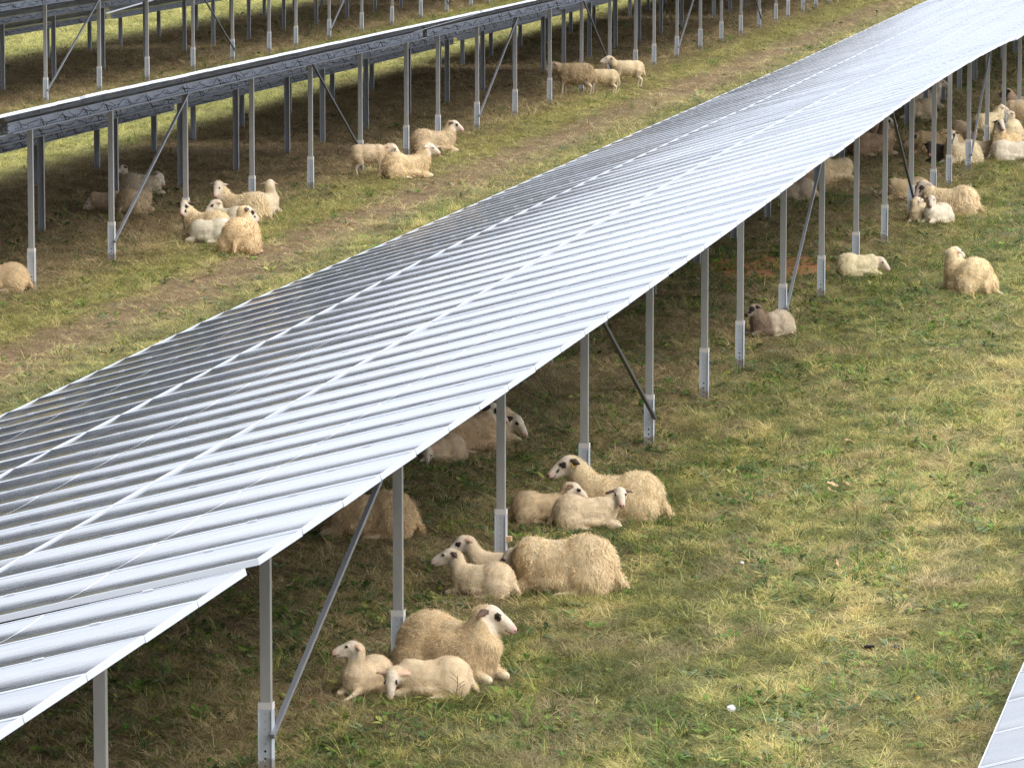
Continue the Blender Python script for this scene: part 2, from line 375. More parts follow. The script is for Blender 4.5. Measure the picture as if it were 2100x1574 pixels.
# weeds: broad leaved clumps and odd upright blades, most below the central table and on its alley
P=np.concatenate([sample(a,b,c) for a,b,c in ((85,15,45),(45,45,75),(12,75,150))]); x,y=P[:,0],P[:,1]
dens=1.7*np.clip((fbm(x*.9,y*.45,120,3)-.40)*6,0.06,1)*np.where(x>X1-6,1.0,.14)*np.where((x>X1-6)&(x<X1+1.2),1.8,1.25)*np.where(x>X1+3.9,.6,1)*(1-bare(x,y)*.8)
dens=np.maximum(dens,np.where((x>TRACK_X+.6)&(x<X1-6.4),.30,0)*np.clip((fbm(x*1.1,y*1.1,130,2)-.45)*6,0,1))
P=P[rng.random(len(P))<dens]; x,y=P[:,0],P[:,1]; n=len(P)
gcol=np.array([[.085,.18,.03],[.15,.245,.045],[.06,.12,.035],[.27,.29,.08],[.14,.20,.10]])
tint=gcol[rng.integers(0,5,n)]*rng.uniform(.7,1.35,(n,1))
s=rng.uniform(.45,1.25,n)*np.interp(y,[25,120],[.95,1.6]); scl=np.stack([s,s,s*rng.uniform(.5,1.1,n)],1)
rot=np.stack([rng.normal(0,.15,n),rng.normal(0,.15,n),rng.uniform(0,6.28,n)],1)
srcs=[leafclump(7,.12,.019) for i in range(3)]+[leafclump(5,.085,.024) for i in range(3)]+[blades(7,.16,.02,.0035,.9,3) for i in range(3)]
scatter('weeds',srcs,P,rng.integers(0,9,n),scl,rot,tint,'low broad leaved weeds and coarse shoots scattered through the turf','weeds')
# ------------------------------------------------------------------ solar tables
def module_mesh(sag,seed,tw):
    g=random.Random(seed); mb=MB(); hx,hy=LM/2-.005,WM/2-.010; nx,ny=10,14; vs=[]; fs=[]
    ph=g.uniform(0,6.28)
    for i in range(nx+1):
        for j in range(ny+1):
            u_=-1+2*i/nx; v_=-1+2*j/ny
            z=-sag*(1-v_*v_)*(1-.25*u_*u_)+.0009*math.sin(3.3*u_+ph)*(1-v_*v_)+tw*u_*v_
            vs.append((u_*hx,v_*hy,z))
    for i in range(nx):
        for j in range(ny):
            a=i*(ny+1)+j; fs.append((a,a+ny+1,a+ny+2,a+1))
    n=len(vs); me_v=vs+[(x_,y_,-.0365) for x_,y_ in ((-LM/2+.001,-WM/2+.001),(LM/2-.001,-WM/2+.001),(LM/2-.001,WM/2-.001),(-LM/2+.001,WM/2-.001))]
    me=mesh('solar_module',me_v,fs+[(n,n+3,n+2,n+1)],[M_GLASS,M_BACK],True,[0]*len(fs)+[1])
    return me
def frame_mesh():
    mb=MB(); X,Y=LM/2,WM/2; w=.012; t=.003; b=-.035
    mb.box(-X,X,-Y,-Y+w,b,t); mb.box(-X,X,Y-w,Y,b,t); mb.box(-X,-X+.006,-Y+w,Y-w,b,t); mb.box(X-.006,X,-Y+w,Y-w,b,t)
    for xx in (-.62,.62):      # middle clamps over the joint
        mb.box(xx-.03,xx+.03,Y-.012,Y+.010,t+.0005,t+.0035)
    return mb.me('frame',[M_FRAME])
MODS=[module_mesh(.0074+.0052*random.random(),i,random.uniform(-.0012,.0012)) for i in range(14)]
FRAME=frame_mesh()
def whole_mesh(k):     # glass and frame in one, for tables seen small
    a=MODS[k]; mb=MB()
    mb.add([v.co for v in a.vertices],[tuple(p.vertices) for p in a.polygons]); mb.m=[p.material_index for p in a.polygons]
    mb.add([v.co for v in FRAME.vertices],[tuple(p.vertices) for p in FRAME.polygons],2)
    me=mb.me('solar_module',[M_GLASS,M_BACK,M_FRAME]); 
    for p in me.polygons: p.use_smooth=p.material_index==0
    return me
WHOLE=[whole_mesh(k) for k in range(14)]
def chan(w,dp,t,openY):      # U outline, web across x; openY=+1 open away from camera
    s=openY
    P_=[(-w/2,0),(w/2,0),(w/2,s*dp),(w/2-t,s*dp),(w/2-t,s*t),(-w/2+t,s*t),(-w/2+t,s*dp),(-w/2,s*dp)]
    return P_ if s>0 else P_[::-1]
def extr(mb,poly,z0,z1,m=0):
    n=len(poly); vs=[(a,b,z0) for a,b in poly]+[(a,b,z1) for a,b in poly]
    fs=[(i,(i+1)%n,n+(i+1)%n,n+i) for i in range(n)]
    for q in ((0,1,4,5),(1,2,3,4),(5,6,7,0)):
        fs.append(tuple(q[::-1])); fs.append(tuple(n+i for i in q))
    mb.add(vs,fs,m)
_pc={}
def post_mesh(h,kind):
    h=round(h,2); k=(h,kind)
    if k in _pc: return _pc[k]
    mb=MB()
    if kind=='tall': extr(mb,chan(.070,.055,.004,1),-.1,h)
    else:
        extr(mb,chan(.095,.06,.005,-1),-.1,h)
        mb.box(-.040,.040,-.006,-.0055,-.1,h,1)
    me=mb.me('post',[M_POST if kind=='tall' else M_POST,M_POSTB]); _pc[k]=me; return me
_fc={}
def foot_mesh(h):
    h=round(h,2)
    if h in _fc: return _fc[h]
    mb=MB(); extr(mb,chan(.094,.074,.004,1),-.1,h-.045,0); 
    P_=[(a*1.03,b-.001) for a,b in chan(.094,.074,.004,1)]
    extr(mb,P_,h-.045,h,1)
    mb.box(-.047,-.0425,-.010,-.0005,-.1,h-.05,0); mb.box(.0425,.047,-.010,-.0005,-.1,h-.05,0)
    me=mb.me('foot',[M_FOOT,M_CAP]); _fc[h]=me; return me
TAB=[]
def table(Xp,posts,y0,y1,zh,zl,label,frames,cables=True,foots=None,grp='solar panel tables standing in long rows'):
    """Xp: tall post line; posts: list of 7 Y; zh/zl: (near,far) heights of the panel's high/low edge."""
    t=link('solar_table',None,loc=(Xp,y0,0)); tag(t,label,'solar table',grp)
    base=Vector((Xp,y0,0)); xh,xl=Xp+OVH,Xp-OVL
    def fz(y,e):
        s=(y-y0)/(y1-y0)
        if len(e)==2: return e[0]+(e[1]-e[0])*s
        return e[0]*(1-s)*(1-2*s)+e[1]*4*s*(1-s)+e[2]*s*(2*s-1)
    ncol=round((y1-y0)/1.062); pitch=(y1-y0)/ncol
    for j in range(ncol):
        yc=y0+pitch*(j+.5)
        a=Vector((xl,yc,fz(yc,zl))); b=Vector((xh,yc,fz(yc,zh)))
        dn=(fz(yc+.5,zh)-fz(yc-.5,zh)+fz(yc+.5,zl)-fz(yc-.5,zl))/2
        ex=(b-a).normalized(); ey=Vector((0,1,dn)).normalized(); ez=ex.cross(ey).normalized(); ey=ez.cross(ex)
        Lx=(b-a).length
        for i in range(3):
            p=a+ex*(Lx*(i+.5)/3)
            dz=random.uniform(-.0015,.0015)
            rx=random.gauss(0,.0016); ry=random.gauss(0,.0010)
            m=Matrix((ex,ey,ez)).transposed().to_4x4()
            m=Matrix.Translation(p-base+ez*dz)@m@Euler((rx,ry,0)).to_matrix().to_4x4()@Matrix.Diagonal((Lx/3/(LM+.007),pitch/(WM+.018),1,1))
            k=random.randrange(14)
            o=link('solar_module',MODS[k] if frames else WHOLE[k],t); o.matrix_local=m
            if frames: link('frame',FRAME,o)
    for pi,py in enumerate(posts):
        for kind,dx in (('tall',0),('mid',MIDX),('rear',REARX)):
            s=(Xp+dx-xl)/(xh-xl); pz=fz(py,zl)+(fz(py,zh)-fz(py,zl))*s
            o=link('post',post_mesh(pz-.06,kind),t,(dx,py-y0,0))
            if kind=='tall':
                fh=(foots[pi] if foots else .55); link('foot',foot_mesh(fh),o,(0,-.012,0))
    # beams along the row on the post heads (open C with lips), bright lower flange
    for dx in (0,MIDX,REARX):
        s=(Xp+dx-xl)/(xh-xl); n=12; mb=MB()
        pr=[(.045,.0),(.049,.0),(.049,-.115),(-.02,-.115),(-.02,-.111),(.045,-.111)]
        prof=[(.03,0),(.03,-.004),(-.0,-.004),(0,-.136),(.078,-.136),(.078,-.126),(.082,-.126),(.082,-.140),(-.004,-.140),(-.004,0)]
        k=len(prof); vs=[];fs=[]
        for i in range(n+1):
            yy=y0+.06+(y1-y0-.12)*i/n; zz=fz(yy,zl)+(fz(yy,zh)-fz(yy,zl))*s-.040
            zm=fz((y0+y1)/2,zl)+(fz((y0+y1)/2,zh)-fz((y0+y1)/2,zl))*s
            for a_,b_ in prof: vs.append((a_+.04,yy-(y0+y1)/2,zz+b_-(zm-.108)))
        for i in range(n):
            for j in range(k): fs.append((i*k+j,i*k+(j+1)%k,(i+1)*k+(j+1)%k,(i+1)*k+j))
        mb.add(vs,fs); o=link('beam',mb.me('beam',[M_BEAM]),t,(dx,(y1-y0)/2,zm-.108))
    def zb(y,dx=0):
        s=(Xp+dx-xl)/(xh-xl); return fz(y,zl)+(fz(y,zh)-fz(y,zl))*s
    for (a,b,mm) in ((2,1,M_BRACE),(4,5,M_BRACED)):
        p0=Vector((.055,posts[a]-y0,zb(posts[a])-.2)); p1=Vector((.055,posts[b]-y0,.30))
        if posts[a] is None: continue
        ax=(p1-p0).normalized(); mb=MB(); sd_=Vector((1,0,0)); up_=ax.cross(sd_)
        w=.0165; vs=[]
        for p in (p0-ax*.03,p1+ax*.05):
            for q,r_ in ((-w,-w),(w,-w),(w,w),(-w,w)): vs.append(p+sd_*q+up_*r_)
        mb.add(vs,[(0,1,5,4),(1,2,6,5),(2,3,7,6),(3,0,4,7),(3,2,1,0),(4,5,6,7)]); link('brace',mb.me('brace',[mm]),t)
    if cables:
        for dx in (0,MIDX,REARX):
            mb=MB(); g=random.Random(int(y0)+int(dx*10)); yy=y0+.3
            while yy<y1-.5:      # a module lead loops from joint to joint along the beam
                L_=pitch; a_=zb(yy,dx)-.06; hb=zb(yy+L_,dx)-.06; dp=g.uniform(.05,.11); pts=[]
                for i in range(9):
                    s=i/8; pts.append((.085+dx+.012*math.sin(6*s+yy),yy-y0+L_*s,a_+(hb-a_)*s-dp*math.sin(math.pi*s)+.008*math.sin(11*s+yy)))
                mb.tube(pts,.0045,4)
                if g.random()<.75:
                    q0=g.uniform(.05,.5)*L_; q1=q0+g.uniform(.12,.35); z0_=g.uniform(-.03,.0); zs=g.uniform(-.13,-.09)
                    pts=[(.09+dx,yy-y0+q0+(q1-q0)*u+.03*math.sin(5*u+yy),a_+.02+z0_*(1-u)+zs*u) for u in (0,.25,.5,.75,1)]
                    mb.tube(pts,.0045,4)
                if g.random()<.45:
                    pts=[(.09+dx,yy-y0+L_*.3*u+.02*g.random(),a_-.03-.08*u*(2-u)+.03*math.sin(7*u)) for u in (0,.2,.4,.6,.8,1)]
                    mb.tube(pts,.007,4)
                yy+=L_
            link('cable',mb.me('cable',[M_CABLE]),t)
    TAB.append(t); return t
def P7(first,step=3.98): return [first+step*i for i in range(7)]
# central row
table(X1,[-1.3+3.98*i for i in range(7)],-2.05,24.33,(2.27,2.219),(.42,.47),'bright solar table cut off at the lower left corner, below the step',True)
table(X1,[25.21,29.18,33.31,37.37,41.41,45.18,48.93],24.60,50.95,(2.228,2.338,2.512),(.50,.52,.60),'huge bright solar table sweeping through the middle, sheep resting below its edge',True,foots=[.5,.5,.40,.55,.55,.52,.55])
table(X1,[51.69,55.43,59.27,63.18,66.82,70.54,74.04],51.25,76.35,(2.482,2.605,2.53),(.603,.583,.59),'second long solar table of the central row, beyond the step in its edge',True,foots=[.54,.58,.55,.5,.56,.55,.52])
table(X1,[76.67,80.24,83.94,87.54,91.21,94.9,98.6],76.6,101.2,(2.5,2.53),(.59,.60),'dazzling solar table at the top right corner, third along the central row',False)
table(X1,P7(102.4,3.8),101.5,127.0,(2.53,2.56),(.60,.70),'far bright solar table touching the top edge right of centre',False)
table(X1,P7(128.2,3.8),127.3,152.6,(2.6,2.65),(.72,.75),'farthest solar table of the bright central row, at the very top edge',False)
# second row: seen from the back, edge-on
table(X2,P7(31.6),30.6,56.9,(2.60,2.64),(.55,.56),'solar table at the left edge whose panel rim ends above the leftmost tall post',False)
table(X2,[58.31,62.19,66.24,70.31,74.31,78.06,81.86],57.15,83.2,(2.643,2.60,2.56),(.565,.56,.545),'solar table seen from behind at upper left, cable lined beams above resting sheep',False)
table(X2,[84.69,88.45,92.43,96.36,100.26,103.99,107.65],83.5,109.2,(2.555,2.54,2.52),(.54,.46,.42),'solar table at top centre, standing sheep under its far end',False)
table(X2,[110.43,114.06,118.02,121.8,125.53,129.28,132.83],109.5,134.6,(2.6,2.6),(.45,.45),'solar table whose posts line the top edge beside the far dirt track',False,cables=False)
table(X2,[135.56,138.98,142.21,145.59,149,152.6,156.2],134.9,158.5,(2.6,2.6),(.45,.45),'small far solar table posts at the top, right of the last braced post',False,cables=False)
# third row
table(X3,[90.5,94.52,98.67,102.67,106.81,110.63,114.41],89.4,115.9,(2.60,2.60),(.63,.63),'solar table in the top left corner with dark panel backs',False)
table(X3,[117.34,121.17,125.17,129.11,133.09,136.87,140.62],116.2,142.0,(2.6,2.6),(.60,.60),'far solar table whose thin posts stand above the second row rim',False,cables=False)
table(X3,[143.37,146.89,150.6,154.4,158.2,162,165.8],142.3,168,(2.6,2.6),(.60,.60),'most distant solar table, only its post feet showing at the top edge',False,cables=False)
# nearest row, its low edge cuts the lower right corner
table(X0,[24.6+3.98*i for i in range(7)],23.3,49.5,(2.48,2.48),(.60,.60),'white glaring solar table corner at the lower right',True,cables=False)
# ------------------------------------------------------------------ sheep
def ellip(c,r,rot=None,nu=14,nv=9):
    vs=[];fs=[]; Rm=rot or Matrix.Identity(3); c=Vector(c)
    vs.append(c+Rm@Vector((0,0,r[2])))
    for i in range(1,nv):
        a=math.pi*i/nv
        for j in range(nu):
            b=2*math.pi*j/nu; vs.append(c+Rm@Vector((r[0]*math.sin(a)*math.cos(b),r[1]*math.sin(a)*math.sin(b),r[2]*math.cos(a))))
    vs.append(c+Rm@Vector((0,0,-r[2])))
    for j in range(nu): fs.append((0,1+j,1+(j+1)%nu))
    for i in range(nv-2):
        for j in range(nu):
            a=1+i*nu+j; b=1+i*nu+(j+1)%nu; fs.append((a,a+nu,b+nu,b))
    n=len(vs)-1
    for j in range(nu): fs.append((n,1+(nv-2)*nu+(j+1)%nu,1+(nv-2)*nu+j))
    return vs,fs
def capsule(p0,r0,p1,r1,nu=12):
    p0=Vector(p0);p1=Vector(p1); ax=(p1-p0); L=max(ax.length,1e-5); ax/=L
    a=ax.orthogonal().normalized(); b=ax.cross(a); vs=[p0-ax*r0];fs=[]; rings=[]
    for t in (-.87,-.5,0): rings.append((p0+ax*r0*t,r0*math.sqrt(1-t*t)))
    for t in (0,.5,.87): rings.append((p1+ax*r1*t,r1*math.sqrt(1-t*t)))
    for c,r in rings:
        for j in range(nu):
            q=2*math.pi*j/nu; vs.append(c+a*r*math.cos(q)+b*r*math.sin(q))
    vs.append(p1+ax*r1)
    for j in range(nu): fs.append((0,1+(j+1)%nu,1+j))
    for i in range(len(rings)-1):
        for j in range(nu):
            u=1+i*nu+j; v=1+i*nu+(j+1)%nu; fs.append((u,v,v+nu,u+nu))
    n=len(vs)-1; k=1+(len(rings)-1)*nu
    for j in range(nu): fs.append((n,k+j,k+(j+1)%nu))
    return vs,fs
def mat_hide():
    t=NT('sheep_hide'); a=t.new('ShaderNodeAttribute',attribute_name='paint'); n=t.noise(40,t.obj(),5,.6); n2=t.noise(6,t.obj(),3)
    t.set(Base_Color=t.mix(1.0,a.outputs['Color'],t.ramp(t.mix(.5,n,n2),[(.3,.72),(.7,1.12)]),'MULTIPLY'),Roughness=.85)
    t.b.inputs['Specular IOR Level'].default_value=.15
    t.b.inputs['Sheen Weight'].default_value=.15
    t.bump(n,.5,.006); return t.m
def mat_fleece():
    t=NT('sheep_fleece'); a=t.new('ShaderNodeAttribute',attribute_name='paint')
    t.set(Base_Color=a.outputs['Color'],Roughness=.9); t.b.inputs['Specular IOR Level'].default_value=.1
    tl=t.new('ShaderNodeBsdfTranslucent'); t.l.new(a.outputs['Color'],tl.inputs[0]); ms=t.new('ShaderNodeMixShader'); ms.inputs[0].default_value=.22
    t.l.new(t.b.outputs[0],ms.inputs[1]); t.l.new(tl.outputs[0],ms.inputs[2]); t.l.new(ms.outputs[0],t.n['Material Output'].inputs[0])
    return t.m
M_HIDE=mat_hide(); M_FLEECE=mat_fleece(); M_TAG=mat_plain('yellow_ear_tag',(.85,.62,.05),.5,.1); M_EYE=mat_plain('sheep_eye',(.012,.010,.008),.15,.1,12,0,.6)
DG=bpy.context.evaluated_depsgraph_get
def remesh(vs,fs,vox,it):
    me=bpy.data.meshes.new('tmp'); me.from_pydata([tuple(v) for v in vs],[],fs); me.update()
    o=bpy.data.objects.new('tmp',me); COL.objects.link(o)
    m=o.modifiers.new('r','REMESH'); m.mode='VOXEL'; m.voxel_size=vox; m.use_smooth_shade=True
    m=o.modifiers.new('s','SMOOTH'); m.factor=.5; m.iterations=it
    bpy.context.view_layer.update()
    r=bpy.data.meshes.new_from_object(o.evaluated_get(DG()))
    bpy.data.objects.remove(o); bpy.data.meshes.remove(me); return r
CREAM=(.80,.655,.44); WHITE=(.72,.60,.455); LAMB=(.84,.69,.49)
DK=(.035,.024,.018)
def sheep(px,py,phi,hphi,label,lamb=False,stand=False,s=None,hh=None,hpitch=12,hx=None,hy=0.0,head=True,
          fleece=None,face=WHITE,ear=None,patch=0,ring=False,etag=False,dirty=0.0,group='sheep resting and standing around the panels',
          haunch=1,stretch=0,wool=None,grow=1.0,muzzle=(.72,.42,.36),low=False,dk_body=False,rump_leg=False,name=None):
    s=s or (.60 if lamb else 1.0); fleece=fleece or (LAMB if lamb else CREAM); fleece=(min(.92,fleece[0]*1.08),fleece[1]*1.045,fleece[2]*.97)
    p=at(px,py); v=p-CAM; v=v/np.linalg.norm(v[:2]); p=p+v*(.19*s if not stand else .05)
    dist=math.hypot(p[0],p[1]); z0=float(gz(np.array([p[0]]),np.array([p[1]]))[0])
    # image-space heading to world heading
    yaw=math.atan2(RIGHT[1],RIGHT[0])+R(phi); 
    hl=1.26 if lamb else 1.07     # lambs have larger heads for their size
    V=[];Fc=[]; skin=[]
    def A(g):
        n=len(V); V.extend(g[0]); Fc.extend([tuple(i+n for i in f) for f in g[1]])
    def C(p0,r0,p1,r1,sk=False):
        A(capsule(p0,r0,p1,r1)); 
        if sk: skin.append((Vector(p0),Vector(p1),max(r0,r1)))
    k=grow; ly=math.radians(0)
    if not stand:
        A(ellip((0,0,.205*k),(.41,.215*k,.195*k))); A(ellip((-.17,0,.215*k),(.255,.225*k,.232*k)))
        A(ellip((.20,0,.205*k),(.20,.175*k,.205*k))); A(ellip((0,0,.11),(.37,.235*k,.11)))
        for sd_ in (-1,1): A(ellip((-.20,.150*sd_*k,.135),(.185,.115*k,.155),Euler((0,R(-12),0)).to_matrix()))
        for sd_ in (-1,1):
            C((-.30,.21*sd_*k,.045),.040,(-.02,.235*sd_*k,.030),.024,True); C((-.02,.235*sd_*k,.030),.024,(.06,.235*sd_*k,.022),.022,True)
            if stretch and sd_==1:
                C((.30,.10*sd_,.09),.05,(.47,.12*sd_,.045),.030,True); C((.47,.12*sd_,.045),.027,(.64,.13*sd_,.022),.020,True)
            else:
                C((.28,.10*sd_,.09),.055,(.43,.105*sd_,.050),.036,True); C((.43,.105*sd_,.045),.030,(.30,.13*sd_,.026),.022,True)
        if rump_leg: C((-.28,-.16,.05),.04,(-.50,-.20,.025),.02,True)
        C((-.38,0,.20),.045,(-.47,0,.06),.028)      # tail
        nb=Vector((.27,0,.27*k)); H0=Vector((hx if hx is not None else .40,hy,hh if hh is not None else .50))
    else:
        zb=.50
        A(ellip((0,0,zb),(.37,.19*k,.205*k))); A(ellip((-.22,0,zb+.01),(.19,.175*k,.19*k))); A(ellip((.20,0,zb+.01),(.18,.165*k,.195*k)))
        for sd_ in (-1,1):
            dx=.03*sd_
            C((.24,.085*sd_,.42),.075,(.25+dx,.09*sd_,.27),.045,True); C((.25+dx,.09*sd_,.27),.034,(.25+dx*1.5,.09*sd_,.06),.024,True); C((.25+dx*1.5,.09*sd_,.06),.025,(.27+dx*1.5,.09*sd_,.02),.030,True)
            C((-.24,.09*sd_,.44),.115,(-.20-dx,.10*sd_,.31),.065,True); C((-.20-dx,.10*sd_,.31),.055,(-.315-dx,.09*sd_,.205),.032,True)
            C((-.315-dx,.09*sd_,.205),.028,(-.285-dx,.09*sd_,.05),.022,True); C((-.285-dx,.09*sd_,.05),.025,(-.265-dx,.09*sd_,.02),.029,True)
        C((-.37,0,.55),.04,(-.43,0,.32),.028)
        nb=Vector((.28,0,.55)); H0=Vector((hx if hx is not None else .50,hy,hh if hh is not None else .70))
    ha=R(hphi-phi)
    Hm=Matrix.Rotation(ha,3,'Z')@Matrix.Rotation(R(hpitch),3,'Y')
    HI=Hm.inverted()
    hs=hl
    def hp(x,y,z): return H0+Hm@Vector((x*hs,y*hs,z*hs))
    ears=[]
    if head:
        nk=hp(-.045,0,-.035); mid_=nb.lerp(nk,.5)+Vector((0,0,-.01))
        C(nb,.155*k if not stand else .12,mid_,.13 if not lamb else .112); C(mid_,.128 if not lamb else .108,nk,.085*hs)
        A(ellip(hp(0,0,0),(.088*hs,.064*hs,.072*hs),Hm))
        C(hp(.03,0,.005),.055*hs,hp(.115,0,-.012),.043*hs); C(hp(.115,0,-.012),.043*hs,hp(.175,0,-.035),.034*hs)
        C(hp(.0,0,-.045),.045*hs,hp(.15,0,-.062),.026*hs); A(ellip(hp(.188,0,-.040),(.022*hs,.030*hs,.026*hs),Hm))
        for sd_ in (-1,1):
            A(ellip(hp(.058,.047*sd_,.025),(.022*hs,.014*hs,.017*hs),Hm))
            er=Hm@Euler((R(-22)*sd_,0,R(16)*sd_)).to_matrix()
            e0=hp(-.035,.058*sd_,.022); ec=e0+er@Vector((0,.052*hs*sd_,0)); ears.append((ec,er))
            A(ellip(ec,(.025*hs,.062*hs,.0115),er,12,8))
            C(hp(-.03,.045*sd_,.02),.022*hs,e0+er@Vector((0,.02*hs*sd_,0)),.016)
    near=dist<36; mid=dist<62
    vox=.0125 if near else (.0145 if mid else .018)
    if lamb: vox*=1.1
    me=remesh(V,Fc,vox,5 if near else 4)
    n=len(me.vertices); co=np.empty(n*3,np.float32); me.vertices.foreach_get('co',co); co=co.reshape(-1,3).astype(float)
    # irregular woolly surface + flat contact
    hq=(co-np.array(H0))@np.array(HI).T/hs
    hd=np.linalg.norm(hq*np.array([.75,1,1]),axis=1)
    ishead=((hq[:,0]>-.035)&(hq[:,0]<.24)&(abs(hq[:,1])<.085)&(hq[:,2]<.09)&(hq[:,2]>-.10)) if head else np.zeros(n,bool)
    isear=np.zeros(n,bool)
    for ec_,er_ in ears:
        q=(co-np.array(ec_))@np.array(er_)/np.array([.036*hs,.078*hs,.024]); isear|=((q**2).sum(1)<1.25)
    isear&=(np.abs(hq[:,1])>.052)
    ishead&=~isear
    isleg=np.zeros(n,bool)
    for a,b,r in skin:
        a=np.array(a);b=np.array(b); ab=b-a; tt=np.clip(((co-a)@ab)/(ab@ab),0,1); dd=np.linalg.norm(co-(a+tt[:,None]*ab),axis=1)
        isleg|=(dd<r+.010)&((co[:,2]<(.34 if stand else .085)))
    if not stand:
        isleg&=(co[:,0]>.36)|(co[:,0]<-.44)|((abs(co[:,1])>.240*k)&(co[:,2]<.05)&(co[:,0]>-.12))
    wm=~(ishead|isear|isleg)
    rg=np.random.default_rng(int(px*7+py)); ph=rg.random(3)*50
    amp=(.010 if not lamb else .004)
    bump=fbm(co[:,0]*9+ph[0]+co[:,2]*5,co[:,1]*9+co[:,2]*8+ph[1],int(px)%90+200,3)-.5
    nr=np.empty(n*3,np.float32); me.vertices.foreach_get('normal',nr); nr=nr.reshape(-1,3)
    co=co+nr*(bump*amp*2*wm)[:,None]
    co[:,2]=np.where(co[:,2]<.004,.004+(co[:,2]-.004)*.05,co[:,2])
    # paint
    fl=np.array(fleece); colr=np.tile(fl*.80,(n,1)); cl=fbm(co[:,0]*14+ph[2],(co[:,1]+co[:,2])*14,300+int(py)%50,3)
    colr*= (.80+.4*cl)[:,None]
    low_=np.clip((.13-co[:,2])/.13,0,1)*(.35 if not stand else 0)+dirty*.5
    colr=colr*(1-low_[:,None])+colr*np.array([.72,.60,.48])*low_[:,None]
    if dk_body:
        f_=sstep(.02,.12,co[:,0]+.1*(cl-.5)); colr=colr*(1-f_[:,None])+np.array([.30,.22,.15])*f_[:,None]
    fc=np.array(face); colr[isleg]=fl*.55+fc*.33
    if head:
        colr[ishead]=fc
        yy=abs(hq[:,1])
        colr[ishead]*=(.86+.28*fbm(hq[:,0]*45+ph[1],hq[:,2]*45+hq[:,1]*30,420,3)[ishead])[:,None]
        nz=fbm(hq[:,0]*30+ph[0],hq[:,2]*30+hq[:,1]*22+ph[1],411,2)-.5
        if patch>0:
            dp=np.sqrt((hq[:,0]-.060)**2+(yy-.055)**2+(hq[:,2]-.020)**2)+nz*.022
            colr[(dp<.017+.012*patch)&ishead]=DK
            if patch>1:
                dp=np.sqrt((hq[:,0]-.115)**2+(yy-.045)**2+(hq[:,2]+.02)**2)+nz*.03; colr[(dp<.013*patch)&ishead]=DK
            if patch>2: colr[(hq[:,0]>.155)&ishead&(hq[:,2]<-.0)]=DK
        mz=(hq[:,0]>.172)&ishead; 
        if patch<=2: 
            f_=sstep(.150,.190,hq[:,0]); colr=np.where((ishead)[:,None],colr*(1-.8*f_[:,None])+np.array(muzzle)*.8*f_[:,None],colr)
        colr[(np.sqrt((hq[:,0]-.198)**2+(yy-.014)**2+(hq[:,2]+.034)**2)<.010)&ishead]=(.12,.05,.045)
        colr[(hq[:,0]>.13)&ishead&(abs(hq[:,2]+.064-(.198-hq[:,0])*.18)<.0045)]=(.16,.08,.07)
        colr[(np.sqrt((hq[:,0]-.066)**2+(yy-.058)**2+(hq[:,2]-.024)**2)<.015)&ishead]=(.02,.014,.010)
        ec=np.array(ear if ear is not None else tuple(np.array(face)*np.array([.92,.74,.66])))
        colr[isear]=ec*(.8+.4*rg.random())
    if stand: colr[co[:,2]<.035]=(.05,.04,.035)
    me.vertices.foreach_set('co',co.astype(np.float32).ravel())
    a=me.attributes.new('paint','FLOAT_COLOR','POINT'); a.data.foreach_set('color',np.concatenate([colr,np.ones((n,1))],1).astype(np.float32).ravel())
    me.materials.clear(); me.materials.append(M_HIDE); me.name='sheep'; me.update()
    nm=name or ('lamb' if lamb else 'sheep')
    o=link(nm,me,None,(p[0],p[1],z0-.006)); o.rotation_euler=(0,0,yaw); o.scale=(s,s,s)
    tag(o,label,'lamb' if lamb else 'sheep',group)
    # fleece locks
    nf=len(me.polygons); cen=np.empty(nf*3,np.float32); me.polygons.foreach_get('center',cen); cen=cen.reshape(-1,3).astype(float)
    pn=np.empty(nf*3,np.float32); me.polygons.foreach_get('normal',pn); pn=pn.reshape(-1,3).astype(float)
    fv=np.empty(nf,np.int32); me.polygons.foreach_get('loop_start',fv); lv=np.empty(len(me.loops),np.int32); me.loops.foreach_get('vertex_index',lv)
    okf=wm[lv[fv]]&(cen[:,2]>.02); idx=np.nonzero(okf)[0]
    if head:   # keep the forehead and cheeks short
        pass
    ns={True:36000,False:(14000 if mid else 5000)}[near]; ns=int(ns*(.7 if lamb else 1))
    wl=(wool*.56 if wool is not None else (.011 if lamb else .024))
    sel=rg.choice(idx,ns); P_=cen[sel]+rg.normal(0,vox*.4,(ns,3)); N_=pn[sel]
    nearH=np.clip((np.linalg.norm(P_-np.array(H0),axis=1)-.08)/.18,.3,1) if head else np.ones(ns)
    cx_=fbm(P_[:,0]*16+ph[0],P_[:,2]*16+P_[:,1]*6,501,2)-.5; cy_=fbm(P_[:,1]*16+ph[1],P_[:,0]*16+P_[:,2]*5,502,2)-.5
    D_=N_*.55+np.stack([-.25+cx_*1.1,cy_*1.1,-.62+cx_*.4],1)+rg.normal(0,.20,(ns,3)); D_/=np.linalg.norm(D_,axis=1)[:,None]
    L_=wl*rg.uniform(.55,1.3,ns)*nearH; W_=(.0012 if near else (.0022 if mid else .0048))*rg.uniform(.7,1.4,ns)*(1.0 if not lamb else .9)/ (s if s<1 else 1)**.5
    S_=np.cross(D_,N_+1e-4); S_/=np.linalg.norm(S_,axis=1)[:,None]+1e-9
    G_=np.array([0,0,-1.0])
    b0=P_-N_*.004; m0=P_+D_*(L_*.5)[:,None]+N_*(L_*.12)[:,None]; t0=P_+D_*L_[:,None]+G_*(L_*.22)[:,None]
    m0+=N_*.002; 
    fv_=np.stack([b0-S_*W_[:,None],b0+S_*W_[:,None],m0-S_*W_[:,None]*.8,m0+S_*W_[:,None]*.8,t0],1)
    fv_[:,:,2]=np.maximum(fv_[:,:,2],.006); fv_=fv_.reshape(-1,3)
